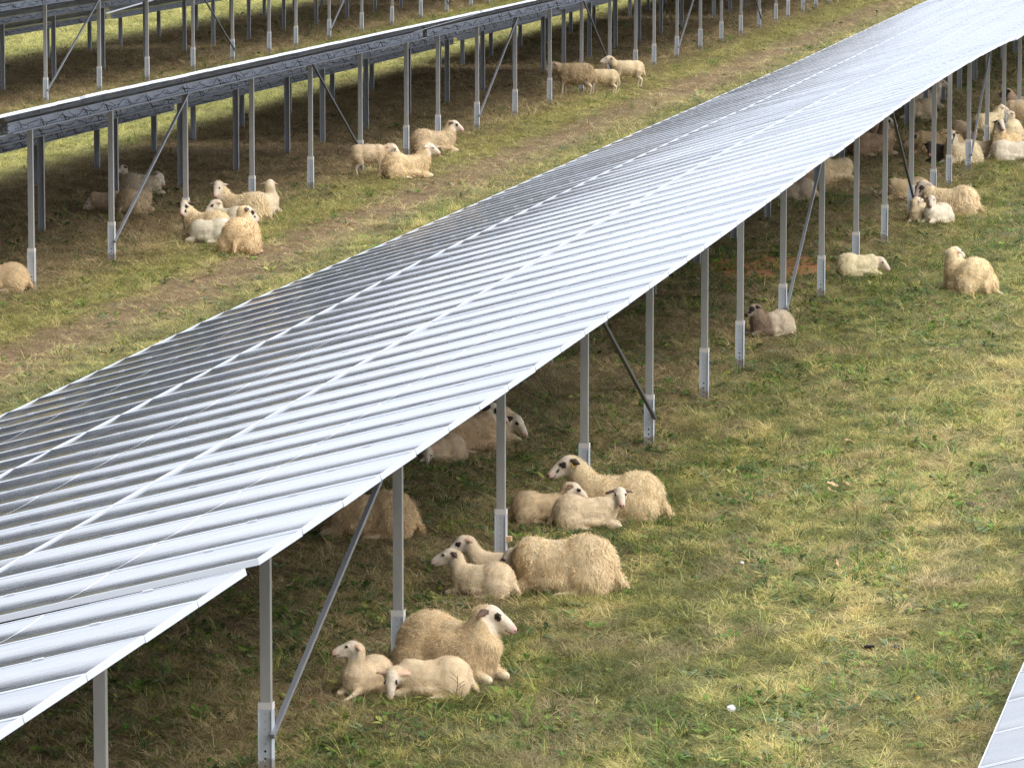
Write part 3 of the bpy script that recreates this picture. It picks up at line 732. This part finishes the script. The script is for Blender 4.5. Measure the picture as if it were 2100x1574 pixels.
    base=np.arange(ns)*5
    fa=np.stack([base,base+1,base+3,base+3,base+2,base,base+2,base+3,base+4],1).reshape(-1,3)
    fm=mesh_np('fleece',fv_,fa,[M_FLEECE])
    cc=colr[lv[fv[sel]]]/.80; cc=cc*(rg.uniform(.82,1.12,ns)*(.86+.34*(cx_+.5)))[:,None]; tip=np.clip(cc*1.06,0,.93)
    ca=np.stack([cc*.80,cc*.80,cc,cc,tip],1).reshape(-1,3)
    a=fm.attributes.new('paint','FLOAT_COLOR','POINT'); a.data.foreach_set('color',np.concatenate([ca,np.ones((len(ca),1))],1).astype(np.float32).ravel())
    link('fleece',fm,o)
    if head and dist<75:
        for sd_ in (-1,1):
            g=ellip(hp(.068,.054*sd_,.026),(.0115*hs,.0085*hs,.0095*hs),Hm,8,6)
            link('eye',mesh('eye',g[0],g[1],[M_EYE],True),o)
    if etag and head:
        sd_=etag; e=hp(-.035,.105*sd_,-.005)+Hm@Vector((.030,0,.004)); mb=MB(); 
        pts=[e+Hm@Vector(q) for q in ((0,-.018,-.02),(0,.018,-.02),(0,.018,.02),(0,-.018,.02),(.005,-.018,-.02),(.005,.018,-.02),(.005,.018,.02),(.005,-.018,.02))]
        mb.add(pts,[(0,3,2,1),(4,5,6,7),(0,1,5,4),(1,2,6,5),(2,3,7,6),(3,0,4,7)]); link('ear_tag',mb.me('ear_tag',[M_TAG]),o)
    return o
W2=(.84,.76,.62)
# --- front group
sheep(922,1404,-36,-16,'big ewe with a long white face lying behind two lambs at the nearest group',hh=.50,hx=.34,hpitch=20,patch=1,ear=(.16,.10,.07),etag=1,stretch=0,dirty=.2,wool=.055,hy=.05,grow=1.08)
sheep(752,1424,236,196,'small lamb with raised head facing left, lying left of the front post',lamb=True,hh=.60,hx=.30,hpitch=2,stretch=1)
sheep(890,1434,182,262,'curled lamb with its face tucked down to the grass, in front of the big ewe',lamb=True,s=.66,hh=.24,hx=.46,hpitch=48,hy=.18,patch=.3)
# --- headless woolly back and its two lambs
sheep(1160,1221,172,172,'very large woolly ewe with no face showing, right of two lambs at a post',hh=.26,hx=.44,hpitch=35,hy=-.12,wool=.052,grow=1.06,s=1.02)
sheep(990,1226,164,183,'pink nosed lamb with a dark ear, front one of two before a perforated foot',lamb=True,s=.66,hh=.50,hx=.42,hpitch=10,ear=(.10,.06,.05))
sheep(1030,1200,172,200,'lamb with a dark eye patch half hidden by a post, left of the headless ewe',lamb=True,s=.66,hh=.52,hx=.50,hpitch=24,patch=1)
# --- ewe with two lambs further back
sheep(1268,1070,170,196,'pale ewe lying side-on with black spots round the eye, head at left above two lambs',hh=.50,hx=.46,hpitch=20,patch=1.2,ear=(.06,.04,.03),etag=1,wool=.040,fleece=(.82,.67,.44),s=1.0)
sheep(1110,1076,6,-8,'lamb with a hanging brown ear, left of its twin before the pale ewe',lamb=True,s=.66,hh=.46,hx=.44,hpitch=28,patch=.6,ear=(.18,.10,.06),fleece=(.74,.58,.38))
sheep(1200,1087,2,-84,'lamb looking at the camera with dark ears spread, in front of the pale ewe',lamb=True,s=.70,hh=.44,hx=.44,hpitch=18,patch=.5,ear=(.13,.07,.055))
# --- under the edge
sheep(948,930,24,-25,'woolly brownish ewe lying in the shade behind the tall post, black spots round its eyes',hh=.44,hx=.36,hpitch=26,patch=1.4,ear=DK,dirty=.5,fleece=(.66,.52,.35),s=.92)
sheep(982,914,12,-40,'ewe mostly hidden by the post, white muzzle and black ear showing right of it',hh=.26,hx=.40,hy=-.10,hpitch=34,patch=.6,ear=DK,fleece=(.7,.56,.38),s=.9)
sheep(905,948,210,262,'round curled lamb in the shade under the panel edge, face hidden',lamb=True,hh=.20,hx=.30,hpitch=60,hy=.1,fleece=(.66,.52,.36),s=.62)
sheep(760,1106,180,180,'long haired tan ewe half hidden by the panel edge and crossed by a brace',hh=.40,hx=.46,hpitch=20,wool=.06,dirty=.3,fleece=(.78,.62,.40),s=.96,grow=.95)
# --- right middle
sheep(1582,689,206,206,'black nosed sheep with black eye patches lying alone behind a post',hh=.50,hx=.36,hpitch=26,patch=2.6,ear=(.05,.035,.03),s=.68,fleece=(.72,.63,.50),face=(.40,.31,.23),dk_body=True)
sheep(1758,571,8,-30,'plump white lamb lying low next to a perforated post foot, rump to the left',lamb=True,s=.72,hh=.28,hx=.44,hpitch=30,fleece=(.86,.74,.50))
sheep(1984,604,118,50,'shaggy ewe seen from behind, alone on the open grass at the right, face turned away',hh=.50,hx=.30,hpitch=8,wool=.055,s=1.02,rump_leg=True,fleece=(.84,.70,.47),grow=1.05)
sheep(1950,442,176,226,'long haired cream ewe with a dark grey face, behind two huddled lambs',hh=.44,hx=.44,hpitch=38,patch=2,ear=(.5,.4,.32),wool=.058,s=1.05,face=(.42,.34,.26))
sheep(1862,412,176,170,'plain cream sheep lying behind the post and brace, only its back showing',head=True,hh=.25,hx=.40,hpitch=30,s=.85,fleece=(.80,.65,.43))
sheep(1884,458,250,50,'lamb with its chin up leaning left against its white twin',lamb=True,s=.70,hh=.50,hx=.22,hpitch=-8,fleece=(.84,.70,.48))
sheep(1922,460,230,262,'white lamb staring at the camera, sitting right of its twin under the ewe',lamb=True,s=.70,hh=.54,hx=.24,hpitch=22,fleece=W2,ear=(.45,.33,.26))
sheep(1632,412,180,180,'lamb back showing below the panel edge left of a brace, head out of sight',lamb=True,s=.80,hh=.28,hx=.4,hpitch=30,fleece=(.68,.56,.42))
sheep(1704,372,20,10,'round cream rump just right of the post beneath the step in the panel edge',hh=.25,hx=.34,hpitch=40,s=.95,hy=.2,fleece=(.80,.66,.44))
sheep(1655,380,200,200,'tan sheep back almost hidden between the brace and the panel edge',hh=.26,hx=.40,hpitch=30,s=.9,dirty=.4,fleece=(.66,.52,.36))
sheep(1785,320,10,-35,'brown chested ewe with a yellow ear tag looking out from below the panel edge',hh=.60,hx=.30,hpitch=16,patch=1,ear=(.12,.08,.06),etag=1,dirty=.7,fleece=(.60,.46,.32),s=1.05)
sheep(1806,296,60,60,'tan sheep back behind the brown chested ewe with the yellow tag',hh=.3,hx=.4,hpitch=30,s=.95,dirty=.5,fleece=(.62,.48,.34))
sheep(1890,224,20,-10,'grey cream sheep lying under the edge, furthest one behind the black eared face',hh=.55,hx=.42,hpitch=12,s=1.0,fleece=(.60,.52,.42))
sheep(1880,246,200,272,'white faced sheep with black ears spread wide, head low under the panel edge',hh=.34,hx=.34,hy=.18,hpitch=42,patch=.5,ear=DK,s=.95,fleece=(.70,.58,.42))
sheep(1922,320,176,176,'shaggy golden ewe lying side-on left of the black spotted sheep',hh=.30,hx=.42,hpitch=34,wool=.060,dirty=.2,fleece=(.78,.62,.38),ear=DK,s=1.08)
sheep(1962,296,95,95,'curly grey ewe lying behind the golden one, rump toward the camera',hh=.30,hx=.4,hpitch=20,dirty=.4,fleece=(.66,.54,.38),s=1.0)
sheep(1943,336,200,262,'dark brown lamb lying against the spotted sheep, nearly black fleece',lamb=True,s=.85,hh=.36,hx=.40,hpitch=40,fleece=(.10,.075,.055),face=(.10,.07,.05),ear=DK)
sheep(1972,337,220,258,'black and white faced sheep lying between two posts, looking at the camera',hh=.56,hx=.26,hpitch=24,patch=2.2,ear=DK,fleece=(.82,.70,.50),s=.95)
sheep(2026,300,48,40,'white sheep standing with its hindquarters toward the camera in the right hand flock',stand=True,s=.92,hh=.78,hx=.44,hpitch=4,fleece=(.86,.74,.52))
sheep(2018,321,170,170,'small white lamb lying behind the standing sheep\'s hind legs',lamb=True,s=.66,hh=.25,hx=.44,hpitch=35,fleece=(.84,.72,.52))
sheep(2064,322,235,282,'ewe with an open pink mouth facing the camera, dark ears, thick golden neck wool',hh=.62,hx=.24,hpitch=20,patch=.6,ear=DK,wool=.06,fleece=(.76,.60,.36),s=1.0)
sheep(2092,304,10,10,'cream back of a sheep lying at the right edge behind the lamb',hh=.3,hx=.44,hpitch=20,s=.9,fleece=(.80,.68,.48))
sheep(2072,330,4,-10,'white lamb lying at the right edge, head raised, in front of the flock',lamb=True,s=.86,hh=.46,hx=.46,hpitch=14,fleece=W2,ear=(.5,.38,.3))
sheep(2073,280,250,200,'little lamb sitting between posts, facing left toward the standing sheep',lamb=True,s=.76,hh=.58,hx=.24,hpitch=12,fleece=(.84,.72,.50))
sheep(2094,276,168,186,'black faced sheep standing cut off by the right edge',stand=True,s=.92,hh=.56,hx=.44,hpitch=30,fleece=(.74,.60,.42),face=(.07,.05,.04),ear=DK)
sheep(2101,236,170,190,'dark headed sheep at the very right edge, topmost of the flock',hh=.5,hx=.40,hpitch=20,face=(.09,.06,.045),ear=DK,fleece=(.62,.46,.34),patch=1,s=.95)
# --- second row
sheep(4,598,178,178,'woolly cream back cut off by the left edge beside a perforated post',hh=.3,hx=.44,hpitch=20,s=.85,fleece=(.80,.64,.42))
sheep(276,440,58,10,'big shaded ewe lying behind the brace with its back to the camera',hh=.28,hx=.3,hy=.2,hpitch=36,dirty=.4,fleece=(.66,.53,.36),s=.86,wool=.05,grow=1.05)
sheep(290,404,16,-38,'ewe behind the big shaded one, pale face drooping right beside the brace',hh=.36,hx=.36,hpitch=44,dirty=.3,fleece=(.66,.57,.44),s=.84,ear=(.22,.15,.11))
sheep(272,402,150,216,'young sheep with a white face and dark ears looking left over the shaded ewe\'s back',hh=.66,hx=.30,hpitch=16,dirty=.2,ear=DK,fleece=(.66,.57,.45),s=.66,name='sheep')
sheep(220,434,180,180,'small tan rump left of the post with the brace at its foot',hh=.2,hx=.36,hpitch=40,lamb=True,s=.72,dirty=.4,fleece=(.64,.50,.34))
sheep(497,456,158,258,'shaggy ewe with a plain white face toward the camera, left of a sitting lamb',hh=.52,hx=.38,hpitch=34,wool=.062,fleece=(.80,.66,.44),s=1.02,ear=(.6,.45,.36),hy=.06)
sheep(540,442,60,80,'lamb sitting upright with its back turned, right of the shaggy white faced ewe',lamb=True,s=.84,hh=.56,hx=.24,hpitch=6,fleece=(.80,.68,.50),stretch=1)
sheep(424,492,150,258,'ewe with black spread ears and a black stripe below its eye, by the post foot',hh=.50,hx=.38,hpitch=26,patch=1.6,ear=DK,fleece=(.82,.66,.42),s=.95,hy=.05)
sheep(434,498,176,60,'white curled lamb in front of the black eared ewe, dark twig over its back',lamb=True,s=.84,hh=.30,hx=-.2,hy=.1,hpitch=20,fleece=(.86,.78,.62),head=False)
sheep(470,472,150,215,'lamb face with small black eye marks resting on the round ewe\'s shoulder',lamb=True,s=.80,hh=.46,hx=.34,hpitch=30,patch=.7,fleece=(.82,.72,.55),name='lamb')
sheep(497,520,80,22,'round woolly ewe, rump to the camera, yellow tag in its dark ear',hh=.54,hx=.30,hpitch=30,patch=1.2,ear=(.10,.06,.045),etag=-1,wool=.045,fleece=(.78,.60,.37),s=1.05,grow=1.12)
sheep(756,362,8,-20,'lamb standing at the left of two ewes, head hanging to the right',lamb=True,stand=True,s=.80,hh=.62,hx=.52,hpitch=34,fleece=(.80,.64,.44))
sheep(832,368,14,-12,'ewe with a clean white face lying nearest the track, next to the standing lamb',hh=.52,hx=.42,hpitch=20,patch=.2,ear=(.75,.6,.48),fleece=(.80,.63,.40),s=1.0,stretch=0)
sheep(888,314,12,-20,'ewe lying right of the perforated post with a dark stripe behind its eye, looking right',hh=.52,hx=.40,hpitch=22,patch=1,ear=(.09,.06,.05),fleece=(.78,.62,.42),s=1.0)
sheep(1180,197,182,182,'large standing ewe with long dirty wool, its head hidden behind a post',stand=True,hh=.68,hx=.48,hpitch=24,wool=.07,dirty=.6,fleece=(.62,.50,.33),s=1.0,grow=1.12)
sheep(1238,194,180,186,'half grown lamb standing between the dirty ewe and the rightmost lamb, head hidden',lamb=True,stand=True,s=.80,hh=.50,hx=.50,hpitch=40,fleece=(.78,.64,.42))
sheep(1288,180,186,196,'half grown lamb standing with raised head at a brace, rightmost of the standing three',lamb=True,stand=True,s=.88,hh=.74,hx=.50,hpitch=8,fleece=(.80,.66,.44))

# ------------------------------------------------------------------ small things lying in the grass
def lump(name,px,py,size,mat,label,cat,flat=.5,sd=1,spiky=0.3,group=None):
    p=at(px,py); g=np.random.default_rng(sd); bm=bmesh.new(); bmesh.ops.create_icosphere(bm,subdivisions=3,radius=1)
    ph=g.random(3)*30
    for v in bm.verts:
        n_=float(fbm(np.array([v.co.x*1.6+ph[0]]),np.array([v.co.y*1.6+v.co.z*2.1+ph[1]]),600+sd,3)[0])-.5
        v.co*=1+n_*2*spiky; v.co.x*=size[0]; v.co.y*=size[1]; v.co.z=v.co.z*size[2]
    me=bpy.data.meshes.new(name); bm.to_mesh(me); bm.free(); me.materials.append(mat); me.polygons.foreach_set('use_smooth',[True]*len(me.polygons))
    z=float(gz(p[0:1],p[1:2])[0])
    o=link(name,me,None,(p[0],p[1],z+size[2]*.6+.02)); o.rotation_euler=(g.normal(0,.2),g.normal(0,.2),g.random()*6); tag(o,label,cat,group); return o
def chip(px,py,L,W,mat,label,sd,z_=.045,name='wood_chip',cat='wood chip',group='pale chips on the grass'):
    g=np.random.default_rng(sd); p=at(px,py); mb=MB(); n=6; vs=[]
    for i in range(n+1):
        t=i/n; w=W*math.sin(math.pi*(.12+.8*t))*(1+.25*g.normal()); z=.018*math.sin(3*t+sd)+.004*g.normal()
        for zz in (0,.007): vs+=[(L*(t-.5),-w,z+zz),(L*(t-.5),w,z+zz+.008)]
    fs=[]
    for i in range(n):
        a=4*i; b=a+4
        fs+=[(a+2,a+3,b+3,b+2),(a,b,b+1,a+1),(a,a+2,b+2,b),(a+1,b+1,b+3,a+3)]
    fs+=[(0,1,3,2),(4*n,4*n+2,4*n+3,4*n+1)]
    mb.add(vs,fs); me=mb.me(name,[mat]); o=link(name,me,None,(p[0],p[1],float(gz(p[0:1],p[1:2])[0])+z_)); o.rotation_euler=(g.normal(0,.3),g.normal(0,.35),g.random()*6); tag(o,label,cat,group); return o
M_WOOD=mat_plain('fresh_wood',(.58,.38,.21),.8,.3,30); M_DUNG=mat_plain('dung',(.030,.024,.022),.7,.5,25); M_TUFT=mat_plain('loose_wool',(.58,.57,.54),.95,.12,40); M_YEL=mat_plain('yellow_leaf',(.60,.38,.06),.7,.2,25)
chip(1742,916,.15,.026,M_WOOD,'orange split wood chip right of the middle, alone among weeds',1)
chip(1708,1000,.12,.022,M_WOOD,'largest of the three pale chips lying together on the alley grass',2)
chip(1738,998,.10,.019,M_WOOD,'right hand one of the three pale chips lying together',3)
chip(1705,1012,.08,.015,M_WOOD,'lowest one of the three pale chips lying together',4)
chip(1716,1166,.06,.015,M_WOOD,'small pale chip on grass below the three chips',5)
chip(1880,1452,.035,.012,M_YEL,'tiny bright yellow leaf on the grass near the lower right panel corner',6,.05,'fallen_leaf','leaf','fallen leaves')
lump('wool_tuft',1500,1464,(.030,.026,.013),M_TUFT,'white tuft of loose wool on the grass near the bottom edge','wool tuft',sd=2,spiky=.9)
lump('wool_tuft',1521,1158,(.022,.020,.014),M_TUFT,'tiny white wool tuft on the grass at the middle of the alley','wool tuft',sd=3)
lump('dung',1842,1333,(.045,.035,.018),M_DUNG,'black round dropping, right one of a pair on the alley grass','dung',sd=4,group='dark droppings')
lump('dung',1783,1331,(.060,.035,.014),M_DUNG,'flat dark dropping, left one of a pair on the alley grass','dung',sd=5,group='dark droppings')
lump('dung',1512,1420,(.045,.035,.018),M_DUNG,'dark dropping just above the large white wool tuft','dung',sd=6,group='dark droppings')
lump('dung',1988,1040,(.07,.04,.025),M_DUNG,'dark clod near the right edge below the resting flock','dung',sd=7,group='dark droppings')
p=at(1026,1200); mb=MB(); mb.box(-.022,.022,-.03,.03,-.02,.02); me=mb.me('wood_block',[M_WOOD])
o=link('wood_block',me,None,(X1+.066,37.40,.30)); o['label']='small pale wood block jammed behind the foot of the post beside the headless ewe'; o['category']='wood block'
M_TWIG=mat_plain('dry_stem',(.12,.07,.045),.9,.3,40)
def stem(px,py,h,label,sd):
    g=random.Random(sd); p=at(px,py); mb=MB(); pts=[(0,0,0)]; 
    for i in range(1,8): pts.append((pts[-1][0]+g.uniform(-.012,.012),pts[-1][1]+g.uniform(-.012,.012),h*i/7))
    mb.tube(pts,.0026,5)
    for i in range(2,7):
        q=pts[i]; a=g.uniform(0,6.28); mb.tube([q,(q[0]+.03*math.cos(a),q[1]+.03*math.sin(a),q[2]+.03),(q[0]+.06*math.cos(a),q[1]+.06*math.sin(a),q[2]+.05)],.0018,4)
    o=link('dry_weed_stem',mb.me('dry_weed_stem',[M_TWIG]),None,(p[0],p[1],0)); tag(o,label,'dry stem','dry weed stems')
stem(1378,1096,.36,'thin brown branched stem rising at the rump of the pale ewe',1)
stem(934,1440,.20,'thin brown stem crossing the curled lamb in the nearest group',2)
stem(1396,1160,.26,'thin brown stem right of the headless woolly ewe',3)
stem(1758,1110,.34,'thin brown stem standing alone on the open alley grass',4)
